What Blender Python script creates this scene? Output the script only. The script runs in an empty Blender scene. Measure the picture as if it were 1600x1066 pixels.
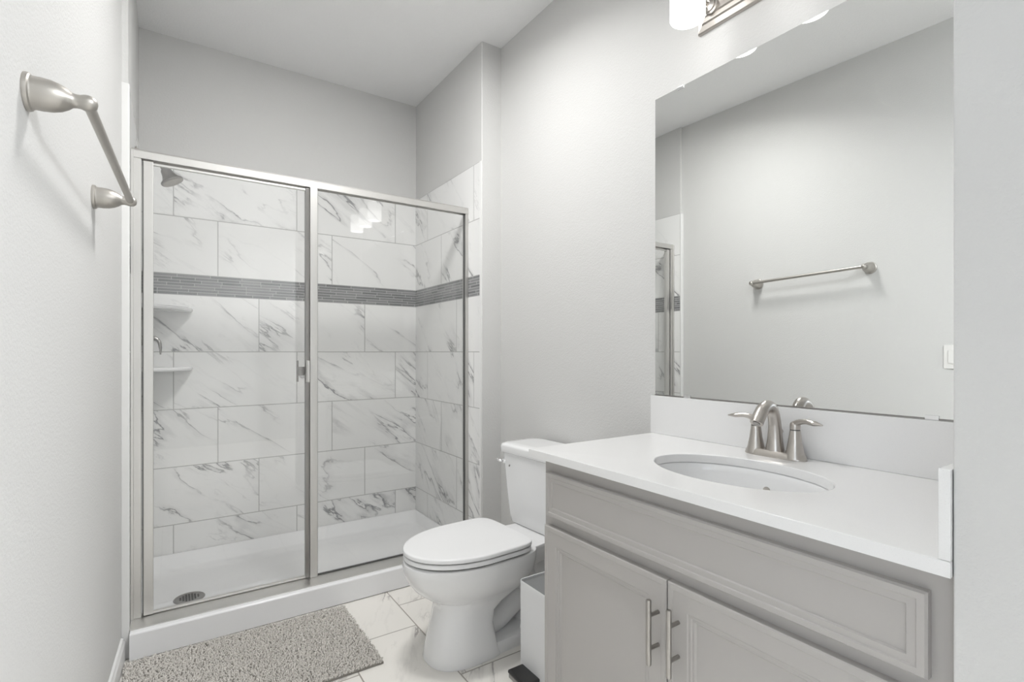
import bpy, bmesh, math, random
import numpy as np
from mathutils import Vector, Matrix

random.seed(4)
S = bpy.context.scene
COL = S.collection
PI = math.pi

# ------------------------------------------------------------------ camera
cam_d = bpy.data.cameras.new('camera')
cam = bpy.data.objects.new('camera', cam_d)
COL.objects.link(cam)
cam.location = (0.15, 0.0, 1.17)
cam.rotation_euler = (PI / 2, 0, -math.radians(34.123))
cam_d.sensor_width = 36.0
cam_d.lens = 798.7 / 1600 * 36
cam_d.shift_x = -(807.54 - 800) / 1600
cam_d.shift_y = (550.0 - 533.0) / 1600
cam_d.clip_start = 0.02
S.camera = cam

# ------------------------------------------------------------------ view, world, daylight
S.view_settings.view_transform = 'Standard'
S.view_settings.look = 'None'
S.view_settings.gamma = 1.0
S.view_settings.use_curve_mapping = False
S.view_settings.exposure = 1.22

W = bpy.data.worlds.new('sky')
S.world = W
W.use_nodes = True
W.node_tree.nodes['Background'].inputs[0].default_value = (0.80, 0.89, 1.0, 1)
W.node_tree.nodes['Background'].inputs[1].default_value = 0.5


def area(name, loc, target, sx, sy, power, col):
    l = bpy.data.lights.new(name, 'AREA')
    l.shape = 'RECTANGLE'; l.size = sx; l.size_y = sy; l.energy = power; l.color = col
    o = bpy.data.objects.new(name, l); COL.objects.link(o)
    o.location = loc
    d = Vector(target) - Vector(loc)
    o.rotation_euler = d.to_track_quat('-Z', 'Y').to_euler()
    return o


LX, LY = 0.82, 1.74  # unseen overhead lamp, added to even out the bathroom's brightness
dl = area('added_downlight', (LX, LY, 2.822), (LX - .05, LY + .7, 0), 0.46, 0.46, 12, (1.0, 0.996, 0.99))
dl.data.shape = 'DISK'; dl.data.spread = math.radians(158)
# daylight falling through the window of the adjoining room, and an unseen fill lamp added there
area('window_daylight', (-2.55, -1.15, 1.55), (1.0, -0.2, 1.1), 1.5, 1.4, 8, (0.84, 0.91, 1.0))
HX, HY = 1.74, -1.1
area('hall_fill_light', (HX, HY, 2.79), (HX, HY + .001, 0.0), 0.5, 0.5, 40, (0.94, 0.97, 1.0)).data.shape = 'DISK'

SHADE_EMIT = 1.15

# ------------------------------------------------------------------ helpers
ORIG = {}


class MB:
    def __init__(s):
        s.bm = bmesh.new()

    def box(s, x0, x1, y0, y1, z0, z1, bev=0.0, seg=2, rot=None):
        vs = [s.bm.verts.new(p) for p in ((x0, y0, z0), (x1, y0, z0), (x1, y1, z0), (x0, y1, z0),
                                          (x0, y0, z1), (x1, y0, z1), (x1, y1, z1), (x0, y1, z1))]
        fs = [s.bm.faces.new([vs[i] for i in f]) for f in ((3, 2, 1, 0), (4, 5, 6, 7), (0, 1, 5, 4), (1, 2, 6, 5), (2, 3, 7, 6), (3, 0, 4, 7))]
        if bev > 0:
            es = list({e for f in fs for e in f.edges})
            r = bmesh.ops.bevel(s.bm, geom=es, offset=bev, segments=seg, profile=0.5, affect='EDGES', clamp_overlap=True)
            vs = list({v for f in r['faces'] for v in f.verts} | {v for v in vs if v.is_valid})
        if rot:
            bmesh.ops.transform(s.bm, matrix=rot, verts=[v for v in vs if v.is_valid])
        return vs

    def loft(s, rings, cap0=True, cap1=True, closed=True):
        R = [[s.bm.verts.new(p) for p in r] for r in rings]
        n = len(R[0])
        for a, b in zip(R[:-1], R[1:]):
            for i in range(n if closed else n - 1):
                j = (i + 1) % n
                s.bm.faces.new((a[i], a[j], b[j], b[i]))
        if cap0: s.bm.faces.new(R[0][::-1])
        if cap1: s.bm.faces.new(R[-1])
        return R

    def lathe(s, prof, c, axis=(0, 0, 1), n=32, cap0=True, cap1=True, sx=1.0, sy=1.0):
        ax = Vector(axis).normalized()
        u = ax.orthogonal().normalized()
        if abs(ax.z) > 0.99: u = Vector((1, 0, 0))
        v = ax.cross(u)
        c = Vector(c)
        rings = [[c + ax * h + u * (r * sx * math.cos(2 * PI * k / n)) + v * (r * sy * math.sin(2 * PI * k / n)) for k in range(n)] for r, h in prof]
        return s.loft(rings, cap0, cap1)

    def tube(s, pts, rad, n=16, cap=True, flat=None, up=None):
        P = [Vector(p) for p in pts]
        if not isinstance(rad, (list, tuple)): rad = [rad] * len(P)
        rings = []
        pu = Vector(up) if up else None
        for i, p in enumerate(P):
            t = (P[min(i + 1, len(P) - 1)] - P[max(i - 1, 0)]).normalized()
            if pu is None:
                pu = t.orthogonal().normalized()
            u = (pu - t * pu.dot(t)).normalized()
            pu = u
            v = t.cross(u)
            f = flat[i] if flat else 1.0
            rings.append([p + u * (rad[i] * f * math.cos(2 * PI * k / n)) + v * (rad[i] * math.sin(2 * PI * k / n)) for k in range(n)])
        return s.loft(rings, cap, cap)

    def prism(s, poly, axis, a0, a1, bev=0):
        def P(p, a):
            return {'x': (a, p[0], p[1]), 'y': (p[0], a, p[1]), 'z': (p[0], p[1], a)}[axis]
        return s.loft([[P(p, a0) for p in poly], [P(p, a1) for p in poly]])

    def build(s, name, mat, parent=None, smooth=True, angle=35, sub=0):
        bmesh.ops.remove_doubles(s.bm, verts=s.bm.verts, dist=1e-6)
        bmesh.ops.recalc_face_normals(s.bm, faces=s.bm.faces)
        me = bpy.data.meshes.new(name)
        o0 = Vector((0, 0, 0))
        if parent is not None: o0 = ORIG[parent.name]
        bmesh.ops.translate(s.bm, vec=-o0, verts=s.bm.verts)
        s.bm.to_mesh(me); s.bm.free()
        me.materials.append(mat)
        o = bpy.data.objects.new(name, me)
        COL.objects.link(o)
        if parent is not None:
            o.parent = parent
        ORIG[o.name] = o0
        if sub:
            m = o.modifiers.new('subd', 'SUBSURF'); m.levels = sub; m.render_levels = sub
        if smooth:
            for p in me.polygons: p.use_smooth = True
            if not sub:
                lim = math.radians(angle)
                bm = bmesh.new(); bm.from_mesh(me)
                for e in bm.edges:
                    if len(e.link_faces) == 2 and e.calc_face_angle(0) > lim: e.smooth = False
                bm.to_mesh(me); bm.free()
                w_ = o.modifiers.new('weighted', 'WEIGHTED_NORMAL'); w_.keep_sharp = True; w_.weight = 100
        return o


def thing(name, label, cat, loc, group=None):
    o = bpy.data.objects.new(name, None)
    o.empty_display_size = 0.05
    COL.objects.link(o)
    o.location = loc
    ORIG[o.name] = Vector(loc)
    o['label'] = label; o['category'] = cat
    if group: o['group'] = group
    return o


def struct(o):
    o['kind'] = 'structure'
    return o


def catmull(pts, n=8):
    P = [Vector(p) for p in pts]
    P = [2 * P[0] - P[1]] + P + [2 * P[-1] - P[-2]]
    out = []
    for i in range(1, len(P) - 2):
        for k in range(n):
            t = k / n
            a, b, c, d = P[i - 1], P[i], P[i + 1], P[i + 2]
            out.append(0.5 * ((2 * b) + (c - a) * t + (2 * a - 5 * b + 4 * c - d) * t * t + (3 * b - a - 3 * c + d) * t ** 3))
    out.append(P[-2])
    return out


def lerp_list(vals, n):
    out = []
    for i in range(len(vals) - 1):
        for k in range(n): out.append(vals[i] + (vals[i + 1] - vals[i]) * k / n)
    out.append(vals[-1])
    return out


# ------------------------------------------------------------------ materials
class NT:
    def __init__(s, name):
        s.m = bpy.data.materials.new(name); s.m.use_nodes = True
        s.t = s.m.node_tree
        s.b = s.t.nodes['Principled BSDF']
        s.out = s.t.nodes['Material Output']

    def n(s, typ, **kw):
        nd = s.t.nodes.new(typ)
        for k, v in kw.items(): setattr(nd, k, v)
        return nd

    def link(s, a, b): s.t.links.new(a, b)

    def val(s, sock, v):
        if isinstance(v, (int, float)): sock.default_value = v
        else: s.link(v, sock)

    def math(s, op, a, b=None, c=None, clamp=False):
        nd = s.n('ShaderNodeMath', operation=op, use_clamp=clamp)
        s.val(nd.inputs[0], a)
        if b is not None: s.val(nd.inputs[1], b)
        if c is not None: s.val(nd.inputs[2], c)
        return nd.outputs[0]

    def comb(s, x, y, z):
        nd = s.n('ShaderNodeCombineXYZ')
        for i, v in enumerate((x, y, z)): s.val(nd.inputs[i], v)
        return nd.outputs[0]

    def noise(s, vec, scale, detail=4, rough=0.5, dist=0.0):
        nd = s.n('ShaderNodeTexNoise')
        if vec is not None: s.link(vec, nd.inputs['Vector'])
        nd.inputs['Scale'].default_value = scale; nd.inputs['Detail'].default_value = detail
        nd.inputs['Roughness'].default_value = rough; nd.inputs['Distortion'].default_value = dist
        return nd.outputs['Fac']

    def mix(s, fac, a, b):
        nd = s.n('ShaderNodeMix', data_type='RGBA')
        s.val(nd.inputs[0], fac)
        for sock, v in ((nd.inputs[6], a), (nd.inputs[7], b)):
            if isinstance(v, tuple): sock.default_value = (*v, 1)
            else: s.link(v, sock)
        return nd.outputs[2]

    def smooth(s, v, lo, hi, a=0.0, b=1.0):
        nd = s.n('ShaderNodeMapRange', interpolation_type='SMOOTHSTEP')
        s.val(nd.inputs[0], v)
        for i, q in enumerate((lo, hi, a, b)): nd.inputs[i + 1].default_value = q
        return nd.outputs[0]

    def bump(s, h, strength, dist):
        nd = s.n('ShaderNodeBump'); s.link(h, nd.inputs['Height'])
        nd.inputs['Strength'].default_value = strength; nd.inputs['Distance'].default_value = dist
        s.link(nd.outputs[0], s.b.inputs['Normal'])

    def obj(s):
        return s.n('ShaderNodeTexCoord').outputs['Object']

    def sep(s, v):
        nd = s.n('ShaderNodeSeparateXYZ'); s.link(v, nd.inputs[0]); return nd.outputs


def plain(name, col, rough=0.5, metal=0.0, coat=0.0, spec=0.5, bump=None):
    t = NT(name)
    t.b.inputs['Base Color'].default_value = (*col, 1)
    t.b.inputs['Roughness'].default_value = rough
    t.b.inputs['Metallic'].default_value = metal
    t.b.inputs['Coat Weight'].default_value = coat
    t.b.inputs['Coat Roughness'].default_value = 0.05
    t.b.inputs['Specular IOR Level'].default_value = spec
    if bump:
        t.bump(t.noise(t.obj(), bump[0], 4, 0.55), bump[1], bump[2])
    return t.m


def brushed(name, col, rough=0.28, stretch=(1, 1, 14)):
    t = NT(name)
    t.b.inputs['Metallic'].default_value = 1.0
    mp = t.n('ShaderNodeMapping'); t.link(t.obj(), mp.inputs[0]); mp.inputs['Scale'].default_value = stretch
    nz = t.noise(mp.outputs[0], 260, 2, 0.5)
    t.link(t.mix(nz, tuple(c * 0.97 for c in col), tuple(min(1, c * 1.03) for c in col)), t.b.inputs['Base Color'])
    t.b.inputs['Roughness'].default_value = rough
    return t.m


def marble(name, pa, qa, p0, q0, H, L, shift, base, vein_c, grout_c, ang=-38, row_sign=1, third=3, cloud=(0.0, 0.0), gw=0.0040, rough=0.09, strength=1.0):
    """tiles L long (axis pa) and H high (axis qa); every row shifted by `shift`, repeating after `third` rows"""
    t = NT(name)
    xyz = t.sep(t.obj())
    p = xyz['XYZ'.index(pa)]; q = xyz['XYZ'.index(qa)]
    qq = t.math('DIVIDE', t.math('SUBTRACT', q, q0), H)
    row = t.math('FLOOR', qq)
    m3 = t.math('FLOORED_MODULO', t.math('MULTIPLY', row, row_sign), third)
    pp = t.math('DIVIDE', t.math('SUBTRACT', t.math('SUBTRACT', p, p0), t.math('MULTIPLY', m3, shift)), L)
    tile = t.math('FLOOR', pp)
    fx = t.math('MULTIPLY', t.math('SUBTRACT', pp, tile), L)
    fy = t.math('MULTIPLY', t.math('SUBTRACT', qq, row), H)
    ed = t.math('MINIMUM', t.math('MINIMUM', fx, t.math('SUBTRACT', L, fx)), t.math('MINIMUM', fy, t.math('SUBTRACT', H, fy)))
    wn = t.n('ShaderNodeTexWhiteNoise', noise_dimensions='3D')
    t.link(t.comb(tile, row, 3.7), wn.inputs['Vector'])
    sc = t.n('ShaderNodeVectorMath', operation='SCALE'); t.link(wn.outputs['Color'], sc.inputs[0]); sc.inputs['Scale'].default_value = 23.0
    base_v = t.comb(p, q, 0.0)
    ad = t.n('ShaderNodeVectorMath', operation='ADD'); t.link(base_v, ad.inputs[0]); t.link(sc.outputs[0], ad.inputs[1])
    mp = t.n('ShaderNodeMapping'); t.link(ad.outputs[0], mp.inputs[0])
    mp.inputs['Rotation'].default_value = (0, 0, math.radians(-ang))
    rot = mp.outputs[0]
    st = t.n('ShaderNodeMapping'); t.link(rot, st.inputs[0]); st.inputs['Scale'].default_value = (0.50, 2.1, 1)
    n1 = t.noise(st.outputs[0], 1.9, 9, 0.56, 0.35)
    n2 = t.noise(st.outputs[0], 3.8, 8, 0.58, 0.4)
    msk = t.noise(rot, 3.2, 3, 0.5)
    msk2 = t.noise(rot, 6.5, 4, 0.6)
    v1 = t.smooth(t.math('ABSOLUTE', t.math('SUBTRACT', n1, 0.5)), 0.0, 0.014, 1.0, 0.0)
    v1b = t.smooth(t.math('ABSOLUTE', t.math('SUBTRACT', n1, 0.512)), 0.0, 0.052, 1.0, 0.0)
    v2 = t.smooth(t.math('ABSOLUTE', t.math('SUBTRACT', n2, 0.49)), 0.0, 0.011, 1.0, 0.0)
    k1 = t.smooth(msk, 0.42, 0.66)
    k2 = t.smooth(msk2, 0.50, 0.72)
    a = t.math('MULTIPLY', v1, t.math('MULTIPLY_ADD', k1, 0.90, 0.05))
    b = t.math('MULTIPLY', v1b, t.math('MULTIPLY', k1, t.math('MULTIPLY_ADD', k2, 0.30, 0.20)))
    c = t.math('MULTIPLY', v2, t.math('MULTIPLY', k2, 0.28))
    v = t.math('MAXIMUM', t.math('MAXIMUM', a, b), c)
    v = t.math('MULTIPLY', v, strength, clamp=True)
    cl = t.noise(rot, 1.7, 5, 0.55)
    basec = t.mix(t.smooth(cl, 0.35, 0.7), base, tuple(x * (1 - cloud[0]) for x in base))
    colr = t.mix(v, basec, vein_c)
    g = t.smooth(ed, gw * 0.5, gw * 0.5 + 0.0006, 1.0, 0.0)
    colr = t.mix(g, colr, grout_c)
    t.link(colr, t.b.inputs['Base Color'])
    t.link(t.smooth(g, 0, 1, rough, 0.7), t.b.inputs['Roughness'])
    t.bump(t.smooth(ed, gw * 0.4, gw * 0.5 + 0.0016, 0.0, 1.0), 0.35, 0.001)
    return t.m


def mosaic(name, pa, q0):
    t = NT(name)
    xyz = t.sep(t.obj())
    p = xyz['XYZ'.index(pa)]; q = xyz[2]
    H = 0.110 / 7
    qq = t.math('DIVIDE', t.math('SUBTRACT', q, q0), H)
    row = t.math('FLOOR', qq)
    w1 = t.n('ShaderNodeTexWhiteNoise', noise_dimensions='1D'); t.link(row, w1.inputs['W'])
    w2 = t.n('ShaderNodeTexWhiteNoise', noise_dimensions='1D'); t.link(t.math('ADD', row, 41.3), w2.inputs['W'])
    L = t.math('MULTIPLY_ADD', w2.outputs['Value'], 0.07, 0.085)
    pp = t.math('DIVIDE', t.math('ADD', p, t.math('MULTIPLY', w1.outputs['Value'], 0.3)), L)
    tile = t.math('FLOOR', pp)
    fx = t.math('MULTIPLY', t.math('SUBTRACT', pp, tile), L)
    fy = t.math('MULTIPLY', t.math('SUBTRACT', qq, row), H)
    ed = t.math('MINIMUM', t.math('MINIMUM', fx, t.math('SUBTRACT', L, fx)), t.math('MINIMUM', fy, t.math('SUBTRACT', H, fy)))
    w3 = t.n('ShaderNodeTexWhiteNoise', noise_dimensions='2D'); t.link(t.comb(tile, row, 0), w3.inputs['Vector'])
    col = t.mix(w3.outputs['Value'], (0.17, 0.172, 0.178), (0.275, 0.277, 0.28))
    g = t.smooth(ed, 0.0009, 0.0015, 1.0, 0.0)
    t.link(t.mix(g, col, (0.52, 0.52, 0.515)), t.b.inputs['Base Color'])
    t.link(t.smooth(g, 0, 1, 0.13, 0.7), t.b.inputs['Roughness'])
    t.bump(t.smooth(ed, 0.0005, 0.0020, 0.0, 1.0), 0.3, 0.001)
    return t.m


WALL = (0.66, 0.658, 0.648)
M = {}
M['paint'] = plain('wall_paint', WALL, 0.55, spec=0.3, bump=(150, 0.32, 0.004))
M['ceil'] = plain('ceiling_paint', (0.90, 0.90, 0.90), 0.8, spec=0.2, bump=(110, 0.5, 0.005))
M['trim'] = plain('white_trim', (0.80, 0.80, 0.79), 0.35)
GROUT = (0.46, 0.455, 0.445)
TB = (0.86, 0.86, 0.852); TV = (0.24, 0.24, 0.25)
P12 = 0.3048; P24 = 0.6096; TH = 0.2032
ZD = 1.17
ZBAND0 = ZD + P12; ZBAND1 = ZBAND0 + 0.110; ZTOP = ZBAND1 + 2 * P12
# rows counted upward from ZD: row 0 = C (below the band), row -1 = D ...
M['tile_back_low'] = marble('marble_tile_back_lower', 'X', 'Z', 0.1633 + 2 * TH, ZD, P12, P24, TH, TB, TV, GROUT, row_sign=-1)
M['tile_back_up'] = marble('marble_tile_back_upper', 'X', 'Z', 0.1633 + TH, ZBAND1, P12, P24, -TH, TB, TV, GROUT)
M['tile_right_low'] = marble('marble_tile_right_lower', 'Y', 'Z', 3.0621 - 2 * TH, ZD, P12, P24, -TH, TB, TV, GROUT, ang=48, row_sign=-1)
M['tile_right_up'] = marble('marble_tile_right_upper', 'Y', 'Z', 3.0621 - TH, ZBAND1, P12, P24, TH, TB, TV, GROUT, ang=48)
M['floor'] = marble('marble_floor_tile', 'Y', 'X', 2.258, 1.022, P12, P24, TH, (0.87, 0.845, 0.80), (0.42, 0.40, 0.38), (0.36, 0.335, 0.30), ang=30, rough=0.2, strength=1.5, gw=0.0045)
M['mosaic_x'] = mosaic('grey_glass_mosaic_back', 'X', ZBAND0)
M['mosaic_y'] = mosaic('grey_glass_mosaic_side', 'Y', ZBAND0)
M['nickel'] = brushed('brushed_nickel', (0.53, 0.50, 0.468), 0.28)
M['nickel_dark'] = brushed('satin_nickel_dark', (0.32, 0.31, 0.30), 0.30)
M['bar'] = brushed('satin_nickel_bar', (0.47, 0.45, 0.42), 0.42)
M['frame'] = brushed('brushed_aluminium', (0.66, 0.65, 0.63), 0.40, (3, 3, 0.6))
M['pull'] = plain('brushed_nickel_pull', (0.38, 0.365, 0.345), 0.33, 1.0)
M['chrome'] = plain('chrome', (0.85, 0.85, 0.86), 0.06, 1.0)
M['gasket'] = plain('dark_gasket', (0.09, 0.09, 0.088), 0.5)
M['porcelain'] = plain('white_porcelain', (0.86, 0.862, 0.865), 0.10, coat=0.3)
M['plastic'] = plain('white_seat_plastic', (0.86, 0.862, 0.865), 0.22)
M['acrylic'] = plain('white_acrylic', (0.89, 0.892, 0.90), 0.22, coat=0.15)
M['cab'] = plain('greige_cabinet_paint', (0.455, 0.437, 0.42), 0.38, spec=0.4)
M['gap'] = plain('cabinet_interior_dark', (0.06, 0.055, 0.05), 0.8)
M['bin'] = plain('white_bin_enamel', (0.78, 0.785, 0.79), 0.3)
M['bin_lid'] = plain('grey_bin_lid', (0.22, 0.225, 0.225), 0.35)
M['black'] = plain('black_rubber', (0.022, 0.022, 0.022), 0.42)
M['switch'] = plain('white_switch_plastic', (0.84, 0.83, 0.81), 0.3)


def quartz():
    t = NT('white_quartz')
    o = t.obj()
    a = t.noise(o, 900, 2, 0.5); b = t.noise(o, 300, 3, 0.6)
    f = t.math('MULTIPLY', t.smooth(a, 0.56, 0.70), t.smooth(b, 0.42, 0.62))
    t.link(t.mix(t.math('MULTIPLY', f, 0.3), (0.84, 0.838, 0.835), (0.52, 0.52, 0.53)), t.b.inputs['Base Color'])
    t.b.inputs['Roughness'].default_value = 0.16
    return t.m


def glass():
    t = NT('clear_shower_glass')
    tr = t.n('ShaderNodeBsdfTransparent'); tr.inputs[0].default_value = (0.985, 0.986, 0.983, 1)
    gl = t.n('ShaderNodeBsdfGlossy'); gl.inputs['Roughness'].default_value = 0.0
    gl.inputs[0].default_value = (1, 1, 1, 1)
    lw = t.n('ShaderNodeLayerWeight'); lw.inputs[0].default_value = 0.5
    f = t.math('MULTIPLY_ADD', t.math('POWER', lw.outputs['Facing'], 5.0), 0.96, 0.04)
    mx = t.n('ShaderNodeMixShader'); t.link(f, mx.inputs[0]); t.link(tr.outputs[0], mx.inputs[1]); t.link(gl.outputs[0], mx.inputs[2])
    t.link(mx.outputs[0], t.out.inputs['Surface'])
    return t.m


def mirror_mat():
    t = NT('mirror_silver')
    t.b.inputs['Base Color'].default_value = (0.84, 0.85, 0.84, 1)
    t.b.inputs['Metallic'].default_value = 1.0; t.b.inputs['Roughness'].default_value = 0.0
    return t.m


def emit(name, col, st):
    t = NT(name)
    t.b.inputs['Base Color'].default_value = (0.85, 0.85, 0.85, 1)
    t.b.inputs['Roughness'].default_value = 0.35
    t.b.inputs['Emission Color'].default_value = (*col, 1)
    t.b.inputs['Emission Strength'].default_value = st
    return t.m


def chenille():
    t = NT('chenille_pile')
    o = t.obj()
    a = t.noise(o, 260, 2, 0.5); b = t.noise(o, 9, 4, 0.6)
    c = t.mix(t.smooth(a, 0.3, 0.7), (0.52, 0.49, 0.45), (0.78, 0.75, 0.71))
    t.link(t.mix(t.smooth(b, 0.4, 0.65), c, (0.66, 0.63, 0.59)), t.b.inputs['Base Color'])
    t.b.inputs['Roughness'].default_value = 0.9
    t.b.inputs['Sheen Weight'].default_value = 0.3
    return t.m


M['quartz'] = quartz(); M['glass'] = glass(); M['mirror'] = mirror_mat(); M['pile'] = chenille()
M['shade'] = emit('frosted_lit_shade', (1.0, 0.985, 0.965), SHADE_EMIT)
_t = NT('frosted_lit_shade_tube')
_t.b.inputs['Base Color'].default_value = (0.85, 0.85, 0.85, 1)
_t.b.inputs['Emission Color'].default_value = (1.0, 0.985, 0.965, 1)
_t.link(_t.smooth(_t.sep(_t.obj())[2], -0.035, 0.02, SHADE_EMIT * 1.15, SHADE_EMIT * 0.38), _t.b.inputs['Emission Strength'])
M['shade_tube'] = _t.m
M['fill_face'] = emit('added_fill_diffuser', (1.0, 0.98, 0.95), 3.0)  # glowing faces of the two added ceiling lamps

# ------------------------------------------------------------------ setting
XT = 0.0198          # tile face, left side of the alcove
XR = 1.5266          # tile face, right side of the alcove
XW = 1.6513          # vanity wall
D = 3.2537           # tile face, back of the alcove
HC = 2.835           # ceiling height
YW = 2.371           # front of the wing wall
YT = 2.455           # front edge of the left-hand tile


def xl(y): return -0.125 + 0.0495 * y   # left wall plane


def quad_wall(name, poly, z0, z1, mat):
    m = MB(); m.prism(poly, 'z', z0, z1)
    return struct(m.build(name, mat, smooth=False))


m = MB(); m.box(-2.6, 2.4, -2.6, D + 0.15, -0.06, 0.0)
struct(m.build('floor', M['floor'], smooth=False))
m = MB(); m.box(-2.6, 2.4, -2.6, D + 0.15, HC, HC + 0.06)
struct(m.build('ceiling', M['ceil'], smooth=False))
YF = 0.141
quad_wall('wall_left', [(xl(YF), YF), (xl(YT), YT), (-0.15, YT), (-0.15 - 0.14, YF)], 0, HC, M['paint'])
quad_wall('wall_alcove_left', [(XT - 0.004, YT), (XT - 0.004, D + 0.004), (-0.15, D + 0.004), (-0.15, YT)], 0, HC, M['paint'])
quad_wall('wall_back', [(-0.15, D + 0.004), (XW + 0.12, D + 0.004), (XW + 0.12, D + 0.12), (-0.15, D + 0.12)], 0, HC, M['paint'])
m = MB()
m.prism([(XR + 0.004, YW + 0.004), (XR + 0.008, YW), (XW, YW), (XW, D + 0.004), (XR + 0.004, D + 0.004)], 'z', 0, HC)
struct(m.build('wall_wing', M['paint'], smooth=False))
quad_wall('wall_right', [(XW, 0.12), (XW + 0.12, 0.12), (XW + 0.12, D + 0.004), (XW, D + 0.004)], 0, HC, M['paint'])
# short partition closing the vanity on the camera side
m = MB(); m.box(1.077, XW, YF, 0.2555, 0, HC, 0.003, 2)
struct(m.build('wall_partition', M['paint'], angle=60))
# adjoining room the camera looks out of
quad_wall('wall_hall_front', [(-2.5, YF), (xl(YF) - 0.165, YF), (xl(YF) - 0.165, YF + 0.12), (-2.5, YF + 0.12)], 0, HC, M['paint'])
quad_wall('wall_hall_rear', [(-2.5, -2.5), (2.3, -2.5), (2.3, -2.38), (-2.5, -2.38)], 0, HC, M['paint'])
quad_wall('wall_hall_right', [(2.18, -2.38), (2.3, -2.38), (2.3, 0.12), (2.18, 0.12)], 0, HC, M['paint'])
quad_wall('wall_hall_end', [(XW, 0.02), (2.18, 0.02), (2.18, 0.12), (XW, 0.12)], 0, HC, M['paint'])
m = MB()
m.box(-2.5, -2.38, -2.38, YF, 0, 0.85); m.box(-2.5, -2.38, -2.38, YF, 2.25, HC)
m.box(-2.5, -2.38, -2.38, -1.90, 0.85, 2.25); m.box(-2.5, -2.38, -0.40, YF, 0.85, 2.25)
struct(m.build('wall_hall_left', M['paint'], smooth=False))
m = MB()
for a in ((-2.46, -2.42, -1.90, -1.85, 0.85, 2.25), (-2.46, -2.42, -0.45, -0.40, 0.85, 2.25), (-2.46, -2.42, -1.90, -0.40, 0.85, 0.90),
          (-2.46, -2.42, -1.90, -0.40, 2.20, 2.25), (-2.46, -2.42, -1.165, -1.135, 0.85, 2.25)): m.box(*a)
struct(m.build('window_1', M['trim'], smooth=False))

# baseboards
m = MB()
yb0, yb1 = YF + 0.01, YT - 0.02
m.loft([[(xl(y), y, 0), (xl(y) + 0.013, y, 0), (xl(y) + 0.013, y, 0.070), (xl(y) + 0.009, y, 0.078), (xl(y) + 0.007, y, 0.086), (xl(y), y, 0.089)] for y in (yb0, yb1)])
struct(m.build('baseboard_left', M['trim'], smooth=False))
m = MB()
m.loft([[(XW, y, 0), (XW - 0.013, y, 0), (XW - 0.013, y, 0.070), (XW - 0.009, y, 0.078), (XW - 0.007, y, 0.086), (XW, y, 0.089)] for y in (1.25, YW - 0.0005)])
struct(m.build('baseboard_right', M['trim'], smooth=False))
m = MB()
m.loft([[(x, YW, 0), (x, YW - 0.013, 0), (x, YW - 0.013, 0.070), (x, YW - 0.009, 0.078), (x, YW - 0.007, 0.086), (x, YW, 0.089)] for x in (XR + 0.012, XW - 0.014)])
struct(m.build('baseboard_wing', M['trim'], smooth=False))

# tiling of the alcove, glued on the walls
ZL = 0.098


def cladding(nm, x0, x1, y0, y1, low, up, mos):
    for name, mat, z0, z1 in (('%s_lower' % nm, low, ZL, ZBAND0), ('%s_band' % nm, mos, ZBAND0, ZBAND1), ('%s_upper' % nm, up, ZBAND1, ZTOP)):
        m = MB(); m.box(x0, x1, y0, y1, z0, z1)
        struct(m.build(name, mat, smooth=False))


cladding('wall_tile_back', XT, XR, D, D + 0.004, M['tile_back_low'], M['tile_back_up'], M['mosaic_x'])
cladding('wall_tile_right', XR, XR + 0.004, YW + 0.018, D, M['tile_right_low'], M['tile_right_up'], M['mosaic_y'])
cladding('wall_tile_left', XT - 0.004, XT, YT - 0.0, D, M['tile_right_low'], M['tile_right_up'], M['mosaic_y'])
m = MB(); m.box(xl(YT) - 0.002, XT + 0.001, YT - 0.014, YT, 0.0, ZTOP, 0.004, 2)
struct(m.build('trim_1', M['trim'], angle=60))
m = MB(); m.box(XR - 0.001, XR + 0.006, YW + 0.002, YW + 0.018, 0.104, ZTOP, 0.002, 2)
struct(m.build('trim_2', M['trim'], angle=60))

# ------------------------------------------------------------------ shower pan
YP = 2.412
pan = thing('shower_pan', 'white acrylic shower pan with raised front curb on the floor', 'shower pan', (0.77, 2.83, 0))
m = MB()
x0, x1 = 0.003, XR
xi0, xi1 = XT + 0.001, XR - 0.001


def rrect(ax, bx, ay, by, r, z, n=6):
    out = []
    for cx, cy, a0 in ((bx - r, by - r, 0), (ax + r, by - r, 90), (ax + r, ay + r, 180), (bx - r, ay + r, 270)):
        for k in range(n + 1):
            a = math.radians(a0 + 90 * k / n)
            out.append((cx + r * math.cos(a), cy + r * math.sin(a), z))
    return out


yA, yB = YP, D - 0.002
R = [rrect(xi0, xi1, yA + 0.006, yB, 0.002, 0.0), rrect(xi0, xi1, yA, yB, 0.002, 0.004), rrect(xi0, xi1, yA, yB, 0.002, 0.097),
     rrect(xi0 + .001, xi1 - .001, yA + 0.003, yB, 0.004, 0.103), rrect(xi0 + .004, xi1 - .004, yA + 0.010, yB - 0.002, 0.006, 0.1055),
     rrect(xi0 + 0.016, xi1 - 0.016, yA + 0.125, yB - 0.012, 0.02, 0.1045), rrect(xi0 + 0.022, xi1 - 0.022, yA + 0.133, yB - 0.022, 0.03, 0.099),
     rrect(xi0 + 0.045, xi1 - 0.05, yA + 0.150, yB - 0.085, 0.05, 0.062), rrect(xi0 + 0.056, xi1 - 0.062, yA + 0.160, yB - 0.10, 0.06, 0.050),
     rrect(xi0 + 0.10, xi1 - 0.14, yA + 0.20, yB - 0.16, 0.08, 0.044),
     rrect(0.222 - .068, 0.222 + .068, 2.795 - .068, 2.795 + .068, 0.067, 0.036)]
m.loft(R)
m.build('basin', M['acrylic'], pan, angle=50)
m = MB(); dz = 0.0362
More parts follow.
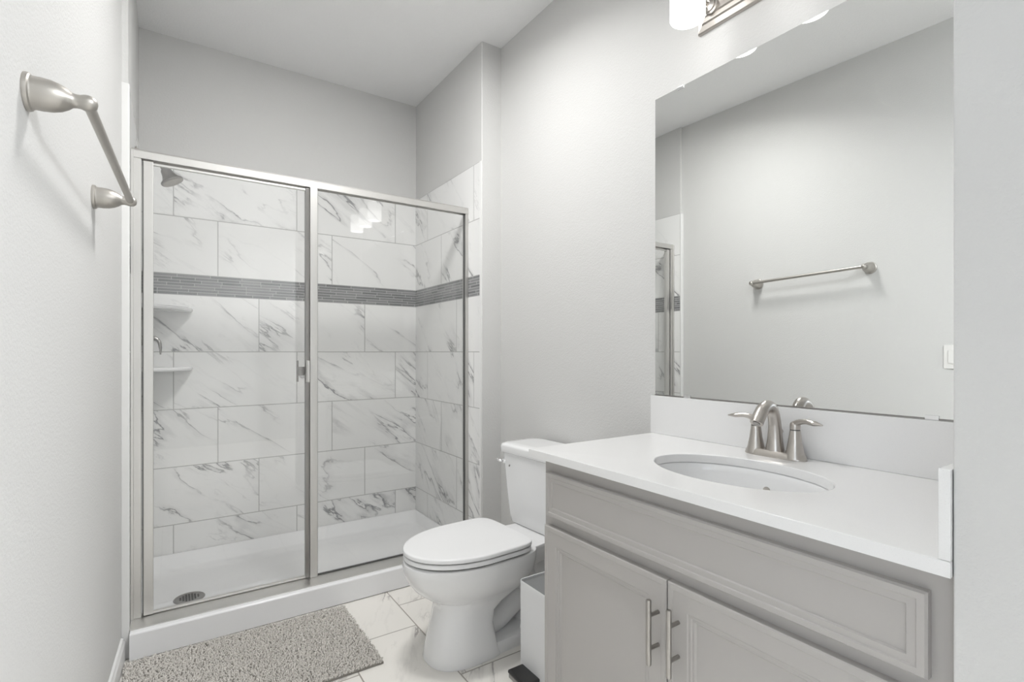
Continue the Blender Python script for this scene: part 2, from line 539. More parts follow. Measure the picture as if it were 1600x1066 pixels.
m.lathe([(0.001, dz + .002), (0.030, dz + .002), (0.046, dz + .0025), (0.053, dz + .004), (0.060, dz + .003), (0.063, dz)], (0.222, 2.795, 0), n=36, cap0=True, cap1=False)
dr = m.build('drain_cover', M['nickel_dark'], pan); dr['label'] = 'round grey metal drain cover'
m = MB()
for i in range(-3, 4):
    for j in range(-3, 4):
        if i * i + j * j < 11: m.lathe([(0.0045, dz + .0031), (0.0045, dz + .0036)], (0.222 + i * .0115, 2.795 + j * .0115, 0), n=8)
m.build('drain_hole', M['black'], dr)

# ------------------------------------------------------------------ shower enclosure
YD = 2.516
enc = thing('shower_enclosure', 'framed clear glass shower enclosure with brushed metal header across the alcove', 'shower enclosure', (0.77, YD, 0.105))
m = MB(); m.prism([(YD - 0.006, 1.938), (YD - 0.006, 1.966), (YD - 0.001, 1.9735), (YD + 0.030, 1.9735), (YD + 0.036, 1.966), (YD + 0.036, 1.938), (YD + .030, 1.938), (YD + .030, 1.946), (YD, 1.946), (YD, 1.938)], 'x', XT + .001, XR - .001)
m.build('header', M['frame'], enc, angle=30)
m = MB(); m.prism([(YD - 0.078, 0.1055), (YD - 0.078, 0.109), (YD - 0.070, 0.1105), (YD - 0.020, 0.1135), (YD - 0.012, 0.1165), (YD + .030, 0.1165), (YD + .036, 0.1055)], 'x', XT + .001, XR - .001)
m.build('sill', M['frame'], enc, angle=30)
m = MB(); m.box(XT + .0005, 0.0545, YD - 0.004, YD + 0.034, 0.1165, 1.938, 0.002, 2)
m.box(XT + .0005, 0.030, YD - 0.012, YD - 0.003, 0.112, 1.966, 0.001, 1)
m.build('jamb', M['frame'], enc)
m = MB(); m.box(1.5085, XR - .0005, YD - 0.004, YD + 0.034, 0.1165, 1.938, 0.002, 2); m.build('jamb', M['frame'], enc)
m = MB(); m.box(0.6885, 0.7225, YD - 0.006, YD + 0.034, 0.1165, 1.938, 0.0025, 2); m.build('post', M['frame'], enc)
m = MB(); m.box(0.7205, 1.510, YD + 0.010, YD + 0.016, 0.120, 1.940); m.build('fixed_panel', M['glass'], enc, smooth=False)
m = MB(); m.box(0.7215, 0.7250, YD + 0.005, YD + 0.021, 0.118, 1.938); m.box(1.5055, 1.509, YD + 0.005, YD + 0.021, 0.118, 1.938); m.box(0.722, 1.508, YD + 0.005, YD + 0.017, 0.118, 0.1205)
m.build('gasket', M['gasket'], enc, smooth=False)
m = MB(); m.box(0.0575, 0.0595, YD + 0.002, YD + 0.03, 0.12, 1.936); m.build('hinge_strip', M['gasket'], enc, smooth=False)
# hinged door
m = MB(); m.box(0.0600, 0.0935, YD - 0.002, YD + 0.024, 0.119, 1.932, 0.003, 2); door = m.build('shower_door', M['frame'], enc)
door['label'] = 'left hinged door leaf of clear glass'
m = MB(); m.box(0.092, 0.674, YD + 0.007, YD + 0.013, 0.124, 1.926); m.build('door_glass', M['glass'], door, smooth=False)
m = MB(); m.box(0.0925, 0.672, YD + 0.002, YD + 0.018, 0.119, 0.128, 0.002); m.build('bottom_rail', M['frame'], door)
m = MB(); m.box(0.0925, 0.672, YD + 0.003, YD + 0.017, 1.920, 1.929, 0.0015); m.build('top_rail', M['frame'], door)
m = MB(); m.box(0.669, 0.6855, YD + 0.000, YD + 0.022, 0.119, 1.932, 0.002); m.build('latch_stile', M['nickel_dark'], door)
m = MB()
m.box(0.6725, 0.6835, YD - 0.026, YD - 0.001, 1.030, 1.130, 0.002)
m.box(0.6690, 0.6725, YD - 0.026, YD - 0.010, 1.030, 1.130, 0.001)
hd = m.build('handle', M['frame'], door)
m = MB(); m.box(0.640, 0.646, YD + 0.035, YD + 0.058, 1.030, 1.130, 0.0015); m.box(0.643, 0.670, YD + 0.022, YD + 0.040, 1.060, 1.100, 0.002); m.build('inner_handle', M['nickel_dark'], door)

# ------------------------------------------------------------------ shower fittings
sh = thing('showerhead', 'brushed nickel shower head on a bent arm high on the tiled wall', 'shower head', (XT, 2.86, 2.05))
ys = 2.86
m = MB(); m.lathe([(0.030, 0.0), (0.030, 0.004), (0.022, 0.010), (0.012, 0.013)], (XT, ys, 2.062), (1, 0, 0), 28); m.build('flange', M['nickel'], sh)
m = MB(); arm = catmull([(XT, ys, 2.056), (0.062, ys, 2.055), (0.092, ys, 2.046), (0.124, ys, 2.024)], 6); m.tube(arm, 0.0088, 16); m.build('arm', M['nickel_dark'], sh)
ax = Vector((0.46, -0.10, -0.88)).normalized()
m = MB(); m.lathe([(0.010, -0.006), (0.0145, 0.0), (0.0145, 0.012), (0.022, 0.022), (0.026, 0.042), (0.036, 0.064), (0.046, 0.071), (0.048, 0.076), (0.046, 0.081)], (0.122, ys, 2.026), ax, 32); hdp = m.build('head', M['nickel_dark'], sh)
m = MB(); m.lathe([(0.001, 0.0825), (0.012, 0.0825), (0.014, 0.0815), (0.029, 0.0815), (0.031, 0.0828), (0.039, 0.0828), (0.042, 0.081)], (0.122, ys, 2.026), ax, 32, cap1=False); m.build('spray_face', M['bar'], hdp)

va = thing('shower_valve', 'brushed nickel shower valve with curved lever on the tiled left wall', 'shower valve', (XT, 2.88, 1.22))
yv = 2.88
m = MB(); m.lathe([(0.082, 0.0), (0.082, 0.003), (0.074, 0.008), (0.040, 0.011), (0.026, 0.013)], (XT, yv, 1.22), (1, 0, 0), 40); m.build('escutcheon', M['nickel'], va)
m = MB(); m.lathe([(0.024, 0.010), (0.022, 0.045), (0.016, 0.058), (0.012, 0.062)], (XT, yv, 1.222), (1, 0, 0), 28); m.build('stem', M['nickel_dark'], va)
m = MB(); lv = catmull([(0.070, yv, 1.228), (0.090, yv, 1.232), (0.106, yv - .004, 1.218), (0.112, yv - .010, 1.190), (0.112, yv - .016, 1.158)], 6)
m.tube(lv, lerp_list([0.012, 0.011, 0.0095, 0.0105, 0.005], 6), 16, flat=lerp_list([1, 1, .8, .6, .5], 6), up=(0, 0, 1)); m.build('lever', M['nickel_dark'], va)


def shelf(z, label):
    o = thing('corner_shelf', label, 'shelf', (XT, D, z), 'corner shelves in the shower')
    m = MB(); Rr = 0.231; out = []
    for zz, rr in ((z - 0.011, Rr - 0.010), (z - 0.007, Rr - 0.003), (z, Rr), (z + 0.006, Rr - 0.002), (z + 0.010, Rr - 0.008)):
        ring = [(XT, D, zz)]
        for k in range(25):
            a = PI / 2 * k / 24
            # concave-free soft quarter front
            ring.append((XT + rr * math.cos(a), D - rr * math.sin(a), zz))
        out.append(ring)
    m.loft(out); m.build('shelf_board', M['porcelain'], o, angle=50)
    m = MB(); m.lathe([(0.0, 0)] * 0 + [(0.05, 0.0101), (0.05, 0.0106)], (XT + 0.085, D - 0.085, z), n=24); m.build('soap_recess', M['plastic'], o)
    return o


shelf(1.392, 'white quarter-round corner shelf just below the grey mosaic band')
shelf(1.082, 'white quarter-round corner shelf below the shower valve lever')

# ------------------------------------------------------------------ towel bar (left wall)
tb = thing('towel_bar', 'satin nickel towel bar on the bare left wall', 'towel bar', (-0.05, 1.56, 1.62))
nrm = Vector((1, -0.0495, 0)).normalized()
posts = []
for (yy, zz) in ((1.244, 1.634), (1.875, 1.610)):
    c = Vector((xl(yy), yy, zz))
    m = MB()
    m.lathe([(0.033, 0.0), (0.0335, 0.003), (0.0325, 0.007), (0.0295, 0.009), (0.0285, 0.012), (0.0288, 0.022), (0.0275, 0.036), (0.0240, 0.048), (0.0185, 0.058), (0.0135, 0.064), (0.0122, 0.070), (0.0125, 0.076),
             (0.0142, 0.081), (0.0146, 0.087), (0.0130, 0.094), (0.0085, 0.099), (0.002, 0.101)], c, nrm, 36)
    m.build('post', M['bar'], tb)
    posts.append(c + nrm * 0.086)
d = (posts[1] - posts[0]).normalized()
m = MB(); m.tube([posts[0] + d * 0.004, posts[1] - d * 0.004], 0.0092, 24); m.build('bar', M['bar'], tb)

# ------------------------------------------------------------------ light switch (left wall, seen in the mirror)
ysw = 0.888; zsw = 1.145
sw = thing('light_switch', 'white rocker light switch on the left wall, reflected at the mirror edge', 'light switch', (xl(ysw), ysw, zsw))
m = MB(); m.box(xl(ysw) - .002, xl(ysw) + 0.006, ysw - 0.036, ysw + 0.036, zsw - 0.059, zsw + 0.059, 0.002); m.build('plate', M['switch'], sw)
m = MB(); m.box(xl(ysw) + .004, xl(ysw) + 0.010, ysw - 0.0165, ysw + 0.0165, zsw - 0.033, zsw + 0.033, 0.0015); m.build('rocker', M['switch'], sw)

# ------------------------------------------------------------------ mirror
ZM0, ZM1 = 1.0095, 2.110
YM0, YM1 = 0.285, 1.288
mi = thing('wall_mirror', 'large frameless wall mirror standing on the white backsplash', 'mirror', (XW, 0.79, ZM0))
m = MB(); m.box(XW - 0.006, XW - 0.0005, YM0, YM1, ZM0 + .001, ZM1, 0.0012, 1); m.build('mirror_glass', M['mirror'], mi, smooth=False)
m = MB(); m.box(XW - 0.0075, XW - 0.0005, YM0, YM1, ZM0 - .0005, ZM0 + .0035); m.build('bottom_channel', M['nickel_dark'], mi, smooth=False)
for (yy, zz, up) in ((1.144, ZM0, 1), (0.451, ZM0, 1), (1.173, ZM1, -1)):
    m = MB(); m.box(XW - 0.010, XW - 0.0055, yy - 0.014, yy + 0.014, min(zz - up * .001, zz + up * 0.010), max(zz - up * .001, zz + up * 0.010), 0.0018, 2)
    m.build('mirror_clip', M['chrome'], mi)

# ------------------------------------------------------------------ countertop, splashes, sink
XC, YC0, YC1, ZC = 1.070, 0.2565, 1.292, 0.870
ZCB = 0.8465
ct = thing('countertop', 'white quartz vanity countertop with oval sink cutout', 'countertop', (1.35, 0.77, ZCB))
SC = (1.338, 0.765); SA, SB = 0.152, 0.225
angs = sorted(set([2 * PI * k / 96 for k in range(96)] + [math.atan2(y - SC[1], x - SC[0]) % (2 * PI) for x in (XC, XW - .0005) for y in (YC0, YC1)]))


def rect_hit(a, ins=0.0):
    dx, dy = math.cos(a), math.sin(a)
    ts = []
    if dx > 1e-9: ts.append((XW - .0005 - SC[0]) / dx)
    if dx < -1e-9: ts.append((XC + ins - SC[0]) / dx)
    if dy > 1e-9: ts.append((YC1 - ins - SC[1]) / dy)
    if dy < -1e-9: ts.append((YC0 - SC[1]) / dy)
    t = min(ts)
    return SC[0] + dx * t, SC[1] + dy * t


def ell(a, k=1.0, g=0.0):
    dx, dy = math.cos(a), math.sin(a)
    r = 1 / math.sqrt((dx / (SA * k + g)) ** 2 + (dy / (SB * k + g)) ** 2)
    return SC[0] + dx * r, SC[1] + dy * r


m = MB()
rings = [[(*ell(a), ZCB) for a in angs], [(*ell(a), ZC - 0.003) for a in angs], [(*ell(a, 1, .002), ZC - .0006) for a in angs], [(*ell(a, 1, .004), ZC) for a in angs],
         [(*rect_hit(a, .0015), ZC) for a in angs], [(*rect_hit(a), ZC - .0015) for a in angs], [(*rect_hit(a), ZCB) for a in angs]]
rings.append(rings[0])
m.loft(rings, False, False)
m.build('slab', M['quartz'], ct, angle=50)
m = MB(); m.box(XW - 0.020, XW - .0003, YC0, YC1 + 0.006, ZC, ZM0 - .001, 0.0015); bst = thing('backsplash', 'long white quartz backsplash strip under the mirror', 'backsplash', (XW - .01, 0.775, ZC)); m.build('slab', M['quartz'], bst)
m = MB(); m.box(XC + .0005, XW - 0.0205, YC0, YC0 + 0.0145, ZC, ZM0 - .008, 0.0015); sst = thing('side_splash', 'short white quartz side splash against the right partition', 'side splash', (1.35, YC0 + .007, ZC)); m.build('slab', M['quartz'], sst)

sk = thing('sink', 'white oval undermount sink set in the countertop', 'sink', (SC[0], SC[1], ZCB - 0.15))
m = MB()
prof = [(1.07, 0.0), (1.03, 0.0), (1.0, -0.004), (0.985, -0.02), (0.955, -0.055), (0.89, -0.09), (0.76, -0.118), (0.58, -0.134), (0.36, -0.142), (0.15, -0.146)]
inner = [[(*ell(a, k), ZCB - .0005 + z) for a in angs] for k, z in prof]
outer = [[(*ell(a, k + .05), ZCB - .0005 + z - .012) for a in angs] for k, z in prof[::-1]]
m.loft(inner + outer + [inner[0]], False, False)
m.build('basin', M['porcelain'], sk, angle=60)
m = MB(); zdr = ZCB - 0.1465
m.lathe([(0.001, .004), (0.014, .004), (0.018, .002), (0.020, .003), (0.027, .003), (0.034, 0.0)], (SC[0], SC[1], zdr), n=28, cap1=False); m.build('drain_stopper', M['nickel'], sk)
m = MB(); oa = Vector((-0.9, 0, 0.35)).normalized(); m.lathe([(0.004, 0.0), (0.009, .001), (0.010, -.001)], (1.338 + SA * .945, SC[1], ZCB - 0.05), oa, 20, cap1=False); m.build('overflow', M['nickel'], sk)

# ------------------------------------------------------------------ faucet
FX, FY = 1.588, 0.800
fa = thing('faucet', 'brushed nickel two-handle faucet behind the oval sink', 'faucet', (FX, FY, ZC))
m = MB()


def stadium(hw, hd, z, n=12, cx=FX, cy=FY):
    out = []
    for k in range(2 * n):
        a = 2 * PI * k / (2 * n)
        c_, s_ = math.cos(a), math.sin(a)
        out.append((cx + hd * math.copysign(abs(c_) ** 0.85, c_), cy + hw * math.copysign(abs(s_) ** 0.55, s_), z))
    return out


m.loft([stadium(.088, .028, ZC), stadium(.0885, .0285, ZC + .003), stadium(.086, .026, ZC + .012), stadium(.082, .022, ZC + .018)])
m.build('base_plate', M['nickel'], fa, angle=40)
for sg in (1, -1):
    yy = FY + sg * 0.0575
    m = MB(); m.lathe([(0.0275, 0.004), (0.0265, 0.010), (0.0225, 0.024), (0.0175, 0.050), (0.0145, 0.074), (0.0135, 0.082)], (FX, yy, ZC), n=28)
    bell = m.build('handle', M['nickel'], fa)
    m = MB(); m.lathe([(0.0128, 0.082), (0.0128, 0.0845)], (FX, yy, ZC), n=24); m.build('seam_ring', M['gasket'], bell)
    m = MB(); m.lathe([(0.0136, 0.0845), (0.0136, 0.094), (0.0125, 0.101), (0.008, 0.106), (0.002, .1075)], (FX, yy, ZC), n=28)
    pts = catmull([(FX, yy + sg * .000, ZC + .098), (FX - .003, yy + sg * .014, ZC + .1065), (FX - .008, yy + sg * .034, ZC + .110), (FX - .013, yy + sg * .058, ZC + .108), (FX - .017, yy + sg * .080, ZC + .106)], 6)
    m.tube(pts, lerp_list([.012, .0095, .0085, .0115, .003], 6), 18, flat=lerp_list([.9, .85, .8, .62, .6], 6), up=(0, 0, 1))
    m.build('lever', M['nickel'], bell)
m = MB()
sp = catmull([(FX, FY, ZC + .010), (FX + .001, FY, ZC + .05), (FX - .001, FY, ZC + .095), (FX - .012, FY, ZC + .130), (FX - .034, FY, ZC + .147), (FX - .060, FY, ZC + .140), (FX - .082, FY, ZC + .118), (FX - .094, FY, ZC + .102)], 8)
m.tube(sp, lerp_list([.0265, .0205, .0168, .0165, .0170, .0178, .0182, .0178], 8), 24, flat=lerp_list([.9, .95, 1, 1, .95, .9, .9, .9], 8), up=(1, 0, 0))
spo = m.build('spout', M['nickel'], fa, angle=50)
m = MB(); m.lathe([(0.010, 0), (0.010, .002)], Vector(sp[-1]) - Vector((0, 0, 0)), (sp[-1] - sp[-2]).normalized(), 20); m.build('aerator', M['nickel_dark'], spo)
m = MB(); m.tube([(FX + .024, FY - .004, ZC + .008), (FX + .026, FY - .004, ZC + .066)], .0025, 10); m.lathe([(.002, .064), (.0055, .067), (.006, .071), (.004, .076), (.001, .077)], (FX + .026, FY - .004, ZC), n=16); m.build('lift_rod', M['nickel'], fa)

# ------------------------------------------------------------------ vanity cabinet
XF = 1.099; CY0, CY1 = 0.2575, 1.243
vc = thing('vanity_cabinet', 'greige two-door vanity cabinet under the white countertop', 'cabinet', (1.36, 0.75, 0))
m = MB()
zt = ZCB - .0006
m.box(XF, XF + .019, CY0, CY1, 0.10, zt); m.box(XW - .021, XW - .0145, CY0, CY1, 0.10, zt)
m.box(XF + .019, XW - .021, CY0, CY0 + .016, 0.10, zt); m.box(XF + .019, XW - .021, CY1 - .016, CY1, 0.10, zt)
m.box(XF + .019, XW - .021, CY0 + .016, CY1 - .016, 0.10, 0.116)
m.box(XF + 0.07, XW - .0145, CY0 + .001, CY1 - .001, 0.0, 0.10)
m.build('carcass', M['cab'], vc, smooth=False)


def panel(name, y0, y1, z0, z1, prof, parent, mat):
    m = MB()
    rings = [[(XF - d, y0 + i, z0 + i), (XF - d, y1 - i, z0 + i), (XF - d, y1 - i, z1 - i), (XF - d, y0 + i, z1 - i)] for i, d in prof]
    m.loft(rings)
    return m.build(name, mat, parent, smooth=False)


PD = [(0.0, 0.0005), (0.0, 0.0165), (0.0025, 0.0190), (0.014, 0.0190), (0.0155, 0.0176), (0.052, 0.0176), (0.0545, 0.0150), (0.060, 0.0150), (0.0625, 0.0118), (0.067, 0.0118), (0.071, 0.0080)]
PF = [(0.0, 0.0005), (0.0, 0.0140), (0.0030, 0.0185), (0.0130, 0.0185), (0.0150, 0.0162), (0.0265, 0.0162), (0.0290, 0.0125)]
panel('false_drawer_front', 0.287, 1.222, 0.680, 0.811, PF, vc, M['cab'])
YG = 0.768
hy = {}
for (a, b, hyy) in ((YG + .0015, 1.226, 0.793), (0.283, YG - .0015, 0.7365)):
    dr_ = panel('cabinet_door', a, b, 0.115, 0.652, PD, vc, M['cab'])
    m = MB(); m.tube([(XF - .050, hyy, 0.4585), (XF - .050, hyy, 0.461), (XF - .050, hyy, 0.6045), (XF - .050, hyy, 0.607)], [.0052, .006, .006, .0052], 18)
    for zz in (0.4585 + .0365, 0.607 - .0365): m.tube([(XF - .050, hyy, zz), (XF - .0165, hyy, zz)], .0046, 14)
    h = m.build('handle', M['pull'], dr_)
    h['label'] = 'slim brushed nickel bar pull'

# ------------------------------------------------------------------ vanity light
VL = thing('vanity_light', 'brushed nickel three-shade vanity light above the mirror', 'wall light', (XW, 0.802, 2.30))
yl = 0.802
m = MB()
rings = []
for i, d in ((0.0, 0.0003), (0.0, 0.010), (0.003, 0.014), (0.020, 0.017), (0.024, 0.022), (0.036, 0.024), (0.040, 0.029)):
    rings.append([(XW - d, yl - 0.295 + i, 2.248 + i), (XW - d, yl + 0.295 - i, 2.248 + i), (XW - d, yl + 0.295 - i, 2.368 - i), (XW - d, yl - 0.295 + i, 2.368 - i)])
m.loft(rings); m.build('back_plate', M['nickel'], VL, smooth=False)
for k in (1, 0, -1):
    yy = yl + k * 0.232
    m = MB(); m.lathe([(0.026, 0.027), (0.026, 0.033), (0.021, 0.036), (0.021, 0.042), (0.014, 0.046), (0.010, 0.050)], (XW, yy, 2.308), (-1, 0, 0), 28)
    am = catmull([(XW - .045, yy, 2.308), (XW - .075, yy, 2.308), (XW - .088, yy, 2.335), (XW - .094, yy, 2.385), (XW - .12, yy, 2.402), (XW - .15, yy, 2.396)], 6)
    m.tube(am, .0065, 14)
    ar = m.build('arm', M['nickel'], VL)
    m = MB(); m.lathe([(0.008, 0.182), (0.020, 0.176), (0.030, 0.160), (0.030, 0.135), (0.034, 0.133)], (XW - .15, yy, 2.220), n=28); m.build('socket_cup', M['nickel'], VL)
    m = MB(); m.lathe([(0.010, 0.143), (0.049, 0.142), (0.0535, 0.138), (0.0535, 0.004), (0.052, 0.0), (0.0490, 0.0), (0.0485, 0.004), (0.0485, 0.134), (0.010, 0.137)], (XW - .15, yy, 2.220), n=40, cap0=False, cap1=False)
    s_ = m.build('shade', M['shade_tube'], VL); s_['label'] = 'glowing white frosted cylinder shade'
    m = MB(); m.lathe([(0.008, 0.130), (0.014, 0.110), (0.026, 0.080), (0.029, 0.060), (0.024, 0.040), (0.012, 0.030), (0.002, 0.028)], (XW - .15, yy, 2.220), n=24); m.build('bulb', M['shade'], s_)

# ------------------------------------------------------------------ toilet
TY = 1.770
to = thing('toilet', 'white two-piece toilet with closed lid beside the vanity', 'toilet', (1.25, TY, 0))


def egg(xf, xb, hw, z, n=64, sq=2.0, wide=0.52, back=4.6, yc=TY):
    """plan outline: round nose at xf, squarer tail at xb, half-width hw"""
    xm = xf + (xb - xf) * wide
    out = []
    for k in range(n):
        a = 2 * PI * k / n
        c_, s_ = math.cos(a), math.sin(a)
        if c_ < 0:
            x = xm - (xm - xf) * abs(c_) ** (2 / sq); y = hw * math.copysign(abs(s_) ** (2 / sq), s_)
        else:
            x = xm + (xb - xm) * abs(c_) ** (2 / back); y = hw * math.copysign(abs(s_) ** (2 / back * 1.15), s_)
        out.append((x, yc + y, z))
    return out


m = MB()
m.loft([egg(0.947, 1.215, .120, 0.0, sq=2.4, wide=.6, back=7), egg(0.944, 1.215, .122, 0.006, sq=2.4, wide=.6, back=7), egg(0.952, 1.200, .117, 0.05, sq=2.4, wide=.6, back=7), egg(0.970, 1.185, .108, 0.13, sq=2.3, wide=.6, back=7), egg(0.980, 1.200, .106, 0.175, sq=2.2, wide=.56, back=6),
        egg(0.982, 1.255, .107, 0.200, sq=2.2), egg(0.972, 1.325, .116, 0.228, sq=2.1), egg(0.938, 1.345, .137, 0.250, sq=2.05), egg(0.902, 1.36, .160, 0.280, wide=.54), egg(0.876, 1.37, .178, 0.315, wide=.55), egg(0.862, 1.375, .187, 0.350, wide=.55),
        egg(0.858, 1.375, .190, 0.372, wide=.55), egg(0.861, 1.375, .188, 0.386, wide=.55), egg(0.870, 1.370, .180, 0.392, wide=.55), egg(0.92, 1.33, .13, 0.393, wide=.55)])
# rear deck that carries the tank
def deck(z, k, x1):
    pts = [(1.14, .178), (1.24, .170), (1.30, .152), (1.40, .138), (1.48, .132), (x1, .130)]
    up = [(x, TY + w - k) for x, w in pts]; dn = [(x, TY - w + k) for x, w in pts[::-1]]
    return [(x, y, z) for x, y in up + dn]
R = [deck(0.318, .030, 1.60), deck(0.345, .008, 1.62), deck(0.375, 0.0, 1.625), deck(0.388, .004, 1.625), deck(0.392, .012, 1.62)]
R[0] = [(x, y, 0.285 + max(0, x - 1.2) * 0.10) for x, y, z in R[0]]
m.loft(R)
# trapway: S-shaped passage behind the pedestal
tp = catmull([(1.10, TY, 0.20), (1.20, TY, 0.245), (1.30, TY, 0.265), (1.38, TY, 0.235), (1.42, TY, 0.17), (1.42, TY, 0.09), (1.42, TY, 0.03)], 8)
m.tube(tp, lerp_list([.080, .092, .088, .068, .058, .060, .070], 8), 28)
tp2 = catmull([(1.16, TY, 0.09), (1.24, TY, 0.085), (1.32, TY, 0.12), (1.40, TY, 0.15)], 8)
m.tube(tp2, lerp_list([.070, .060, .055, .052], 8), 24)
m.loft([rrect(1.14, 1.52, TY - .112, TY + .112, .05, 0.0), rrect(1.14, 1.52, TY - .112, TY + .112, .05, 0.032), rrect(1.14, 1.515, TY - .106, TY + .106, .05, 0.044), rrect(1.16, 1.50, TY - .085, TY + .085, .05, 0.050)])
m.box(1.40, 1.60, TY - .06, TY + .06, 0.16, 0.34, 0.04, 4)
m.build('bowl', M['porcelain'], to, angle=40)
for sg in (-1, 1):
    m = MB(); m.lathe([(0.017, 0.0), (0.0165, 0.012), (0.012, 0.021), (0.003, 0.024)], (1.335, TY + sg * .088, 0.049), n=20); m.build('bolt_cap', M['plastic'], to)
m = MB()
LX0, LX1, LH = 0.862, 1.327, .193
m.loft([egg(LX0 + .006, LX1 - .004, LH - .006, 0.396, wide=.56, back=7), egg(LX0 + .001, LX1, LH - .001, 0.399, wide=.56, back=7), egg(LX0 + .001, LX1, LH - .001, 0.411, wide=.56, back=7), egg(LX0 + .005, LX1 - .003, LH - .005, 0.4145, wide=.56, back=7)])
m.build('seat', M['plastic'], to, angle=50)
m = MB()
m.loft([egg(LX0 + .004, LX1 - .002, LH - .004, 0.4175, wide=.56, back=7), egg(LX0, LX1 + .002, LH, 0.4195, wide=.56, back=7), egg(LX0, LX1 + .002, LH, 0.430, wide=.56, back=7), egg(LX0 + .003, LX1 + .001, LH - .003, 0.4335, wide=.56, back=7),
        egg(LX0 + .012, LX1 - .008, LH - .012, 0.4352, wide=.56, back=7), egg(LX0 + .09, LX1 - .08, LH - .09, 0.4362, wide=.56, back=7)])
m.build('lid', M['plastic'], to, angle=50)
m = MB()
m.loft([egg(LX0 + .010, LX1 - .010, LH - .010, 0.3925, wide=.56, back=7), egg(LX0 + .010, LX1 - .010, LH - .010, 0.3965, wide=.56, back=7)])
m.loft([egg(LX0 + .010, LX1 - .010, LH - .010, 0.4140, wide=.56, back=7), egg(LX0 + .010, LX1 - .010, LH - .010, 0.4180, wide=.56, back=7)])
m.build('seat_gap_shade', M['gasket'], to)  # dark filler standing in for the shade between bowl, seat and lid
for sg in (-1, 1):
    m = MB(); m.box(1.318, 1.352, TY + sg * .075 - .016, TY + sg * .075 + .016, 0.391, 0.420, 0.006, 3); m.build('hinge', M['plastic'], to)


def tank_ring(z, xf, hw, r=.035, bow=0.012, xb=1.632):
    pts = rrect(xf, xb, TY - hw, TY + hw, r, z, 6)
    out = []
    for x, y, zz in pts:
        k = 1 - ((y - TY) / hw) ** 2
        w = max(0.0, min(1.0, (xb - x) / (xb - xf)))
        out.append((x - bow * k * w, y, zz))
    return out


m = MB()
m.loft([tank_ring(0.391, 1.462, .172, .04), tank_ring(0.397, 1.455, .178, .04), tank_ring(0.43, 1.450, .182), tank_ring(0.55, 1.442, .196), tank_ring(0.700, 1.436, .212), tank_ring(0.708, 1.436, .212)])
m.build('tank', M['porcelain'], to, angle=45)
m = MB()
m.loft([tank_ring(0.7085, 1.432, .216, .03), tank_ring(0.712, 1.428, .220, .03), tank_ring(0.738, 1.426, .222, .035), tank_ring(0.747, 1.431, .217, .035), tank_ring(0.752, 1.445, .205, .035), tank_ring(0.753, 1.48, .17, .03)])
m.build('tank_lid', M['porcelain'], to, angle=45)
m = MB(); yv = TY + .186
m.lathe([(0.013, 0.0), (0.013, .003), (0.010, .007), (0.006, .010)], (1.4365, yv, 0.668), (-1, 0, 0), 20)
m.tube(catmull([(1.428, yv, 0.668), (1.420, yv + .006, 0.669), (1.414, yv + .016, 0.671), (1.411, yv + .028, 0.673)], 5), lerp_list([.005, .006, .0062, .005], 5), 14)
fl = m.build('flush_lever', M['chrome'], to); fl['label'] = 'small chrome flush lever'
m = MB(); m.lathe([(0.0045, 0.0), (0.0045, .0008)], (1.4285, TY + .135, 0.655), (-1, 0, 0), 14, sy=1.4); m.build('emblem', M['nickel_dark'], to)

to.location = (1.25, TY + 0.020, 0)
to.rotation_euler = (0, 0, math.radians(3.2))

# ------------------------------------------------------------------ waste bin
wb = thing('waste_bin', 'slim white pedal bin with grey lid between toilet and vanity', 'bin', (1.31, 1.405, 0))
bx0, bx1, by0, by1 = 1.196, 1.43, 1.300, 1.533
m = MB()


def bring(z, k, r=.018): return rrect(bx0 + k, bx1 - k, by0 + k, by1 - k, r - min(k, .01), z)


m.loft([bring(0.012, .004), bring(0.016, 0.001), bring(0.3370, 0.0), bring(0.3440, 0.0006), bring(0.3455, .002), bring(0.3440, .0042), bring(0.3290, .0046), bring(0.3270, .012)], True, True)
m.build('body', M['bin'], wb, angle=50)
m = MB(); m.loft([bring(0.3275, .0055), bring(0.3355, .0055), bring(0.3375, .008)]); m.build('lid', M['bin_lid'], wb, angle=50)
m = MB(); m.loft([bring(0.0, .006), bring(0.013, .004)]); m.build('base_ring', M['black'], wb)
m = MB(); m.box(1.134, 1.200, 1.404, 1.512, 0.036, 0.050, 0.006, 3); pd = m.build('pedal', M['black'], wb)
m = MB(); m.box(1.136, 1.196, 1.408, 1.508, 0.022, 0.0365, 0.003, 2); m.build('pedal_bracket', M['nickel_dark'], pd)

# ------------------------------------------------------------------ bath mat
bm_ = thing('bath_mat', 'grey chenille bath mat on the floor before the shower curb', 'bath mat', (0.41, 2.11, 0))
A = Vector((0.008, 2.392, 0)); B = Vector((0.806, 2.380, 0)); C_ = Vector((0.812, 1.868, 0)); D_ = Vector((0.016, 1.872, 0))


def rug(u, v):
    return A.lerp(B, u).lerp(D_.lerp(C_, u), v)


